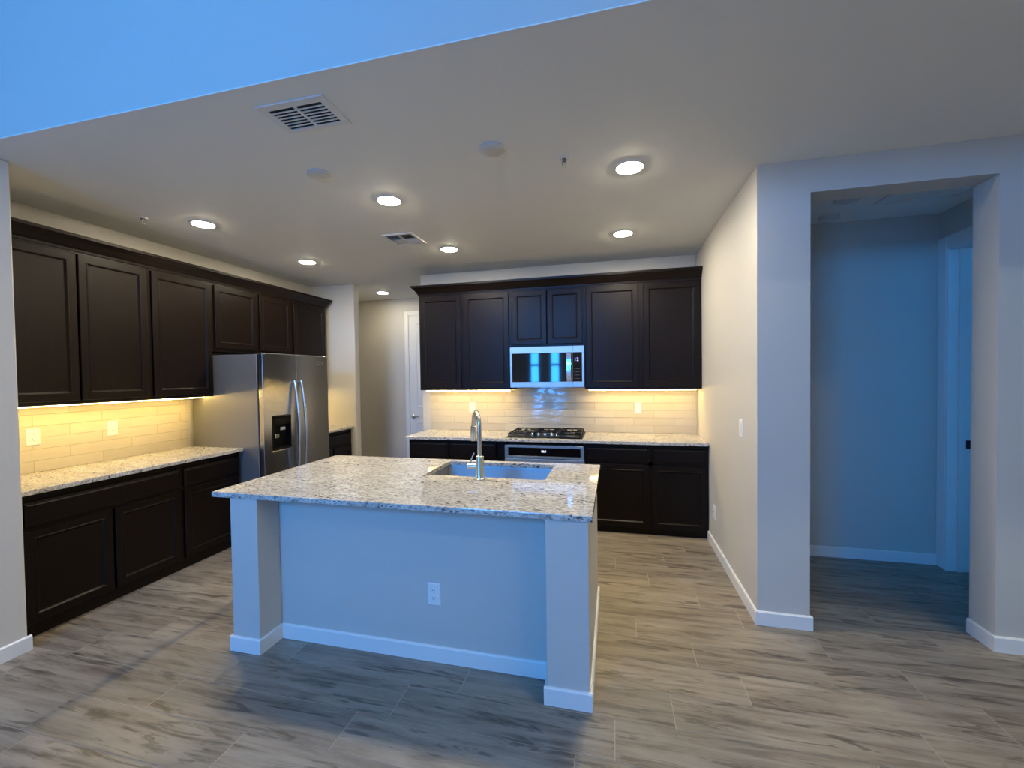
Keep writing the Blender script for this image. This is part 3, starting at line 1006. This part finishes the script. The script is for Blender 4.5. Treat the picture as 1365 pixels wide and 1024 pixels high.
# ------------------------------------------------------------------ microwave
mw = thing('microwave', 'stainless over-the-range microwave with black glass door above the cooktop', 'microwave', (-0.70, 4.62, 1.43))
X0, X1, Z0, Z1, MY = -1.098, -0.300, 1.4295, 1.8665, 4.455
MB().box(X0 + 0.003, X1 - 0.003, MY + 0.032, YB - 0.010, Z0, Z1).build('case', M['case'], mw)
XS = -0.420
mb = MB()
def frame_front(mb, x0, x1, z0, z1, hx0, hx1, hz0, hz1, yb, yf, dep):
    A = [(x0, z0), (x1, z0), (x1, z1), (x0, z1)]
    B = [(hx0, hz0), (hx1, hz0), (hx1, hz1), (hx0, hz1)]
    v = [(p[0], yf, p[1]) for p in A] + [(p[0], yf, p[1]) for p in B] + [(p[0], yb, p[1]) for p in A] + [(p[0], yf + dep, p[1]) for p in B]
    f = []
    for k in range(4):
        j = (k + 1) % 4
        f += [(k, j, 4 + j, 4 + k), (k, 8 + k, 8 + j, j), (4 + k, 4 + j, 12 + j, 12 + k)]
    f += [(8, 11, 10, 9), (12, 13, 14, 15)]
    mb.add(v, f)
frame_front(mb, X0, XS - 0.001, Z0 + 0.002, Z1, X0 + 0.022, XS - 0.003, Z0 + 0.058, Z1 - 0.068, MY + 0.030, MY, 0.006)
mdoor = mb.build('door', M['steel_x'], mw, bev=0.002)
sub(MB().box(X0 + 0.0225, XS - 0.0035, MY + 0.001, MY + 0.0055, Z0 + 0.0585, Z1 - 0.0685), 'door_glass', M['blackglass'], mdoor, bev=0.001)
mb = MB()
frame_front(mb, XS + 0.001, X1, Z0 + 0.002, Z1, XS + 0.003, X1 - 0.022, Z0 + 0.058, Z1 - 0.068, MY + 0.030, MY, 0.006)
cpn = mb.build('control_panel', M['steel_x'], mw, bev=0.002)
sub(MB().box(XS + 0.0035, X1 - 0.0225, MY + 0.001, MY + 0.0055, Z0 + 0.0585, Z1 - 0.0685), 'touch_glass', M['blackglass'], cpn, bev=0.001)
mb = MB()
hxx = -0.458
mb.rings([[Vector((hxx - 0.025, MY - 0.022 - b, z)), Vector((hxx + 0.025, MY - 0.022 - b, z)), Vector((hxx + 0.025, MY - 0.012 - b, z)), Vector((hxx - 0.025, MY - 0.012 - b, z))]
          for z, b in [(1.489 + 0.300 * k / 10, 0.018 * sin(pi * k / 10)) for k in range(11)]])
mb.box(hxx - 0.012, hxx + 0.012, MY - 0.016, MY + 0.0008, 1.496, 1.512).box(hxx - 0.012, hxx + 0.012, MY - 0.016, MY + 0.0008, 1.766, 1.782)
mb.build('handle', M['knobsteel'], mw, bev=0.003)
text_obj('clock_digits', '12', 0.052, (-0.380, MY + 0.0002, 1.722), (radians(90), 0, 0), M['blue_led'], mw)
KM = plain('faint_key_grey', (0.10, 0.10, 0.11), 0.4)
for r in range(4):
    for c in range(3):
        sub(MB().box(-0.402 + c * 0.020, -0.390 + c * 0.020, MY + 0.0004, MY + 0.0009, 1.520 + r * 0.035, 1.526 + r * 0.035), 'key_mark', KM, cpn)
mb = MB()
for k in range(9):
    mb.box(-1.02 + k * 0.075, -0.965 + k * 0.075, MY + 0.10, MY + 0.16, Z0 - 0.0004, Z0 + 0.0002)
mb.build('underside_vent', M['ventdark'], mw)

# ------------------------------------------------------------------ cooktop and oven
ck = thing('gas_cooktop', 'black gas cooktop with iron grates and steel knobs on the back counter', 'cooktop', (-0.705, 4.49, CT))
CX0, CX1, CY0_, CY1_ = -1.098, -0.312, 4.246, 4.748
mb = MB()
panel_rings(mb, (CX0, CY0_, CT + 0.0004), (1, 0, 0), (0, 1, 0), (0, 0, 1), CX1 - CX0, CY1_ - CY0_, [(0, 0), (0.0, 0.008), (0.005, 0.012), (0.016, 0.012), (0.022, 0.009)])
mb.build('cooktop_plate', M['blackplastic'], ck)
burn = [(-0.965, 4.62, 0.040), (-0.965, 4.385, 0.034), (-0.705, 4.60, 0.052), (-0.445, 4.62, 0.034), (-0.445, 4.385, 0.044)]
for bx_, by_, br_ in burn:
    b = MB().lathe((bx_, by_, CT + 0.0095), [(br_, 0), (br_ * 0.95, 0.010), (br_ * 0.55, 0.013)], (0, 0, 1), 22).build('burner_base', M['case'], ck, smooth=True)
    sub(MB().lathe((bx_, by_, CT + 0.0226), [(br_ * 0.85, 0), (br_ * 0.85, 0.006), (br_ * 0.7, 0.009)], (0, 0, 1), 22), 'burner_cap', M['blackmetal'], b, smooth=True)
def grate(x0, x1, y0, y1, bars):
    mb = MB()
    zb, zt_ = CT + 0.034, CT + 0.046
    w = 0.011
    mb.box(x0, x1, y0, y0 + w, zb, zt_).box(x0, x1, y1 - w, y1, zb, zt_).box(x0, x0 + w, y0 + w, y1 - w, zb, zt_).box(x1 - w, x1, y0 + w, y1 - w, zb, zt_)
    ym = (y0 + y1) / 2
    mb.box(x0 + w, x1 - w, ym - w / 2, ym + w / 2, zb, zt_)
    xm = (x0 + x1) / 2
    mb.box(xm - w / 2, xm + w / 2, y0 + w, ym - w / 2, zb, zt_).box(xm - w / 2, xm + w / 2, ym + w / 2, y1 - w, zb, zt_)
    for yc in ((y0 + ym) / 2, (y1 + ym) / 2):
        mb.box(x0 + w, x0 + 0.07, yc - w / 2, yc + w / 2, zb, zt_).box(x1 - 0.07, x1 - w, yc - w / 2, yc + w / 2, zb, zt_)
    for fx2 in (x0, x1 - w):
        for fy2 in (y0, y1 - w):
            mb.box(fx2, fx2 + w, fy2, fy2 + w, CT + 0.0096, zb)
    mb.build('grate', M['blackmetal'], ck, bev=0.002, seg=1)
grate(-1.084, -0.842, 4.262, 4.736, 3)
grate(-0.834, -0.578, 4.388, 4.736, 3)
grate(-0.570, -0.326, 4.262, 4.736, 3)
for kx in (-0.858 + 0.02, -0.770, -0.700, -0.630, -0.570 - 0.005):
    kb = MB().lathe((kx, 4.318, CT + 0.0094), [(0.019, 0), (0.019, 0.010), (0.0165, 0.012), (0.0155, 0.030), (0.013, 0.033)], (0, 0, 1), 20).build('knob', M['knobsteel'], ck, smooth=True)
    sub(MB().box(kx - 0.003, kx + 0.003, 4.318 - 0.015, 4.318 + 0.015, CT + 0.0425, CT + 0.050), 'knob_grip', M['knobsteel'], kb, bev=0.001)

ov = thing('wall_oven', 'built-in stainless oven with black control strip below the cooktop', 'oven', (-0.696, 4.4, 0.09))
OX0, OX1, OY = -1.101, -0.291, 4.186
MB().box(OX0 + 0.02, OX1 - 0.02, OY + 0.036, YB - 0.05, 0.21, 0.845).build('case', M['case'], ov)
mb = MB()
frame_front(mb, OX0, OX1, 0.715, 0.848, OX0 + 0.034, OX1 - 0.034, 0.738, 0.824, OY + 0.030, OY, 0.006)
mb.build('panel_frame', M['steel_x'], ov, bev=0.002)
MB().box(OX0 + 0.0345, OX1 - 0.0345, OY + 0.001, OY + 0.0055, 0.7385, 0.8235).build('control_panel', M['blackglass'], ov, bev=0.001)
text_obj('display_digits', '10:0', 0.030, (-0.697, OY + 0.0003, 0.788), (radians(90), 0, 0), M['white_led'], ov)
mb = MB()
frame_front(mb, OX0, OX1, 0.21, 0.708, OX0 + 0.09, OX1 - 0.09, 0.29, 0.59, OY + 0.034, OY - 0.004, 0.006)
odoor = mb.build('oven_door', M['steel_x'], ov, bev=0.003)
sub(MB().box(OX0 + 0.0905, OX1 - 0.0905, OY - 0.003, OY + 0.0015, 0.2905, 0.5895), 'door_glass', M['blackglass'], odoor, bev=0.001)
mb = MB()
mb.tube([(OX0 + 0.05, OY - 0.052, 0.655), (OX1 - 0.05, OY - 0.052, 0.655)], 0.012, 14)
mb.lathe((OX0 + 0.08, OY - 0.0045, 0.655), [(0.010, 0), (0.010, 0.042)], (0, -1, 0), 12).lathe((OX1 - 0.08, OY - 0.0045, 0.655), [(0.010, 0), (0.010, 0.042)], (0, -1, 0), 12)
sub(mb, 'door_handle', M['chrome'], odoor, smooth=True)

# ------------------------------------------------------------------ ceiling fittings
GL = 'recessed ceiling lights'
can = thing('recessed_light', 'lit recessed ceiling light nearest the near left cabinets', 'light', (-3.205, 2.735, H), GL)
MB().lathe((-3.205, 2.735, H - 0.0004), [(0.095, 0), (0.094, 0.003), (0.088, 0.006), (0.078, 0.007), (0.076, 0.004)], (0, 0, -1), 36, cap1=False).build('trim_ring', M['white'], can, smooth=True)
MB().lathe((-3.205, 2.735, H - 0.0006), [(0.0755, 0), (0.0755, 0.0035), (0.068, 0.008), (0.052, 0.0115), (0.034, 0.0138), (0.014, 0.0148)], (0, 0, -1), 32).build('lamp_lens', M['can'], can, smooth=True)
for lx, ly, lab in [(-3.200, 3.914, 'lit recessed ceiling light above the refrigerator front'), (-1.540, 2.722, 'lit recessed ceiling light over the left half of the island'),
                    (-1.565, 3.912, 'lit recessed ceiling light just beyond the square supply vent'), (-3.325, 5.642, 'small-looking lit recessed light in the far corridor by the white door'),
                    (0.103, 2.676, 'largest, brightest recessed ceiling light, front row near the right wall'), (0.090, 3.906, 'lit recessed ceiling light before the right end of the back cabinets')]:
    c_ = copy_tree(can, (lx, ly, H), lab)
    if ly > 5:                      # the corridor lamp is a weaker one
        for ch in c_.children:
            if ch.name.startswith('lamp_lens'):
                ch.data = ch.data.copy()
                ch.data.materials[0] = M['can_dim']

# unseen lamps added in the living room to light the hallway wall and floor
for lx, ly, lab in [(2.8, 0.6, 'added unseen fill light in the living room ceiling nearest the hallway opening'),
                    (4.1, 0.6, 'added unseen fill light in the living room ceiling by the right wall'),
                    (2.8, -1.2, 'added unseen fill light in the living room ceiling behind the camera'),
                    (4.1, -1.2, 'added unseen fill light in the living room ceiling near the rear right corner')]:
    c_ = copy_tree(can, (lx, ly, H2), lab)
    for ch in c_.children:              # cooler lamps than the kitchen's
        if ch.name.startswith('lamp_lens'):
            ch.data = ch.data.copy()
            ch.data.materials[0] = M['can_fill']

GP = 'blank ceiling cover plates'
cp = tag(MB().lathe((-0.641, 2.257, H - 0.0003), [(0.072, 0), (0.072, 0.010), (0.066, 0.015), (0.020, 0.017)], (0, 0, -1), 36).build('ceiling_cover_plate', M['plate'], smooth=True, origin=(-0.641, 2.257, H)),
         'round white blank cover plate right of the return vent, left of the sprinkler', 'cover plate', GP)
c2 = cp.copy()
COL.objects.link(c2)
c2.location = (-1.745, 2.260, H)
c2['label'] = 'round white blank cover plate between the return vent and the left cabinets'

def sprinkler(x, y, label):
    t = thing('fire_sprinkler', label, 'sprinkler', (x, y, H), 'fire sprinklers')
    MB().lathe((x, y, H - 0.0003), [(0.038, 0), (0.038, 0.003), (0.030, 0.007), (0.022, 0.007), (0.019, 0.001)], (0, 0, -1), 28).build('escutcheon', M['white'], t, smooth=True)
    mb = MB().lathe((x, y, H - 0.001), [(0.012, 0), (0.012, 0.014), (0.009, 0.018)], (0, 0, -1), 16)
    for s in (-1, 1):
        mb.tube([(x + s * 0.010, y, H - 0.016), (x + s * 0.013, y, H - 0.030), (x + s * 0.003, y, H - 0.044)], 0.0022, 8)
    mb.build('sprinkler_body', M['case'], t, smooth=True)
    MB().lathe((x, y, H - 0.0445), [(0.017, 0), (0.017, 0.002)], (0, 0, -1), 20).build('deflector', M['white'], t)
sprinkler(-0.269, 2.470, 'small fire sprinkler head between the cover plate and brightest ceiling light')
sprinkler(-3.523, 2.510, 'small fire sprinkler head in the ceiling above the left cabinets')

def return_vent():
    x0, x1, y0, y1 = -1.598, -1.238, 1.630, 1.850
    t = thing('return_vent', 'white rectangular return air grille near the ceiling edge', 'vent', ((x0 + x1) / 2, (y0 + y1) / 2, H), 'ceiling vents')
    zt_, zb = H - 0.0004, H - 0.007
    MB().box(x0 + 0.02, x1 - 0.02, y0 + 0.02, y1 - 0.02, H - 0.002, zt_).build('dark_cavity', M['ventdark'], t)
    mb = MB()
    b = 0.040
    xm = (x0 + x1) / 2
    mb.box(x0, x1, y0, y0 + b, zb, zt_).box(x0, x1, y1 - b + 0.01, y1, zb, zt_).box(x0, x0 + b, y0 + b, y1 - b + 0.01, zb, zt_).box(x1 - b, x1, y0 + b, y1 - b + 0.01, zb, zt_)
    mb.box(xm - 0.008, xm + 0.008, y0 + b, y1 - b + 0.01, zb, zt_)
    mb.build('vent_frame', M['trim'], t, bev=0.003)
    mb = MB()
    n = 7
    ya, yb_ = y0 + b, y1 - b + 0.01
    for k in range(1, n):
        yy = ya + (yb_ - ya) * k / n
        for (a, c) in ((x0 + b, xm - 0.008), (xm + 0.008, x1 - b)):
            mb.prism([(a, yy - 0.0040, zb + 0.0005), (a, yy + 0.0040, zb + 0.0005), (a, yy + 0.0052, zb + 0.004), (a, yy - 0.0028, zb + 0.004)], (c - a, 0, 0))
    mb.build('louvers', M['trim'], t)
return_vent()

def supply_vent():
    x0, x1, y0, y1 = -1.980, -1.690, 3.355, 3.655
    t = thing('supply_vent', 'white square four-way supply vent in the middle of the kitchen ceiling', 'vent', ((x0 + x1) / 2, (y0 + y1) / 2, H), 'ceiling vents')
    zt_, zb = H - 0.0004, H - 0.012
    MB().box(x0 + 0.02, x1 - 0.02, y0 + 0.02, y1 - 0.02, H - 0.002, zt_).build('dark_cavity', M['ventdark'], t)
    b = 0.026
    xm, ym = (x0 + x1) / 2, (y0 + y1) / 2
    mb = MB()
    mb.box(x0, x1, y0, y0 + b, zb, zt_).box(x0, x1, y1 - b, y1, zb, zt_).box(x0, x0 + b, y0 + b, y1 - b, zb, zt_).box(x1 - b, x1, y0 + b, y1 - b, zb, zt_)
    mb.box(xm - 0.005, xm + 0.005, y0 + b, y1 - b, zb, zt_).box(x0 + b, xm - 0.005, ym - 0.005, ym + 0.005, zb, zt_).box(xm + 0.005, x1 - b, ym - 0.005, ym + 0.005, zb, zt_)
    mb.build('vent_frame', M['trim'], t, bev=0.002)
    mb = MB()
    n = 6
    for (qx, qy, along, s) in ((0, 0, 'x', 1), (0, 1, 'y', 1), (1, 0, 'y', -1), (1, 1, 'x', -1)):
        a0, a1 = (x0 + b, xm - 0.005) if qx == 0 else (xm + 0.005, x1 - b)
        c0, c1 = (y0 + b, ym - 0.005) if qy == 0 else (ym + 0.005, y1 - b)
        for k in range(1, n):
            if along == 'x':
                yy = c0 + (c1 - c0) * k / n
                mb.prism([(a0, yy - s * 0.006, zb + 0.001), (a0, yy - s * 0.0045, zb + 0.001), (a0, yy + s * 0.006, zb + 0.009), (a0, yy + s * 0.0045, zb + 0.009)], (a1 - a0, 0, 0))
            else:
                xx = a0 + (a1 - a0) * k / n
                mb.prism([(xx - s * 0.006, c0, zb + 0.001), (xx - s * 0.0045, c0, zb + 0.001), (xx + s * 0.006, c0, zb + 0.009), (xx + s * 0.0045, c0, zb + 0.009)], (0, c1 - c0, 0))
    mb.build('louvers', M['trim'], t)
supply_vent()

HC = 2.79
sd = thing('smoke_detector', 'round white smoke detector on the dim hallway ceiling', 'detector', (1.67, 3.86, HC))
MB().lathe((1.67, 3.86, HC - 0.0003), [(0.070, 0), (0.070, 0.012), (0.062, 0.030), (0.030, 0.036)], (0, 0, -1), 32).build('detector_body', M['plate'], sd, smooth=True)
MB().lathe((1.67, 3.86, HC - 0.0365), [(0.020, 0), (0.018, 0.003)], (0, 0, -1), 20).build('test_button', M['trim'], sd, smooth=True)
hc = tag(MB().lathe((1.635, 3.53, HC - 0.0003), [(0.085, 0), (0.085, 0.004), (0.076, 0.008), (0.070, 0.005), (0.030, 0.004)], (0, 0, -1), 32).build('hallway_light', M['plate'], smooth=True),
         'unlit round flush light on the dim hallway ceiling', 'light')
ah = thing('attic_hatch', 'flat white framed attic hatch panel in the hallway ceiling', 'hatch', (2.13, 3.53, HC))
MB().box(1.92, 2.36, 3.26, 3.62, HC - 0.006, HC - 0.0005).build('hatch_panel', M['ceiling'], ah)
mb = MB()
for b in ((1.875, 2.405, 3.62, 3.665), (1.875, 2.405, 3.215, 3.26), (1.875, 1.92, 3.26, 3.62), (2.36, 2.405, 3.26, 3.62)):
    mb.box(b[0], b[1], b[2], b[3], HC - 0.014, HC - 0.0005)
mb.build('hatch_frame', M['trim'], ah, bev=0.003)
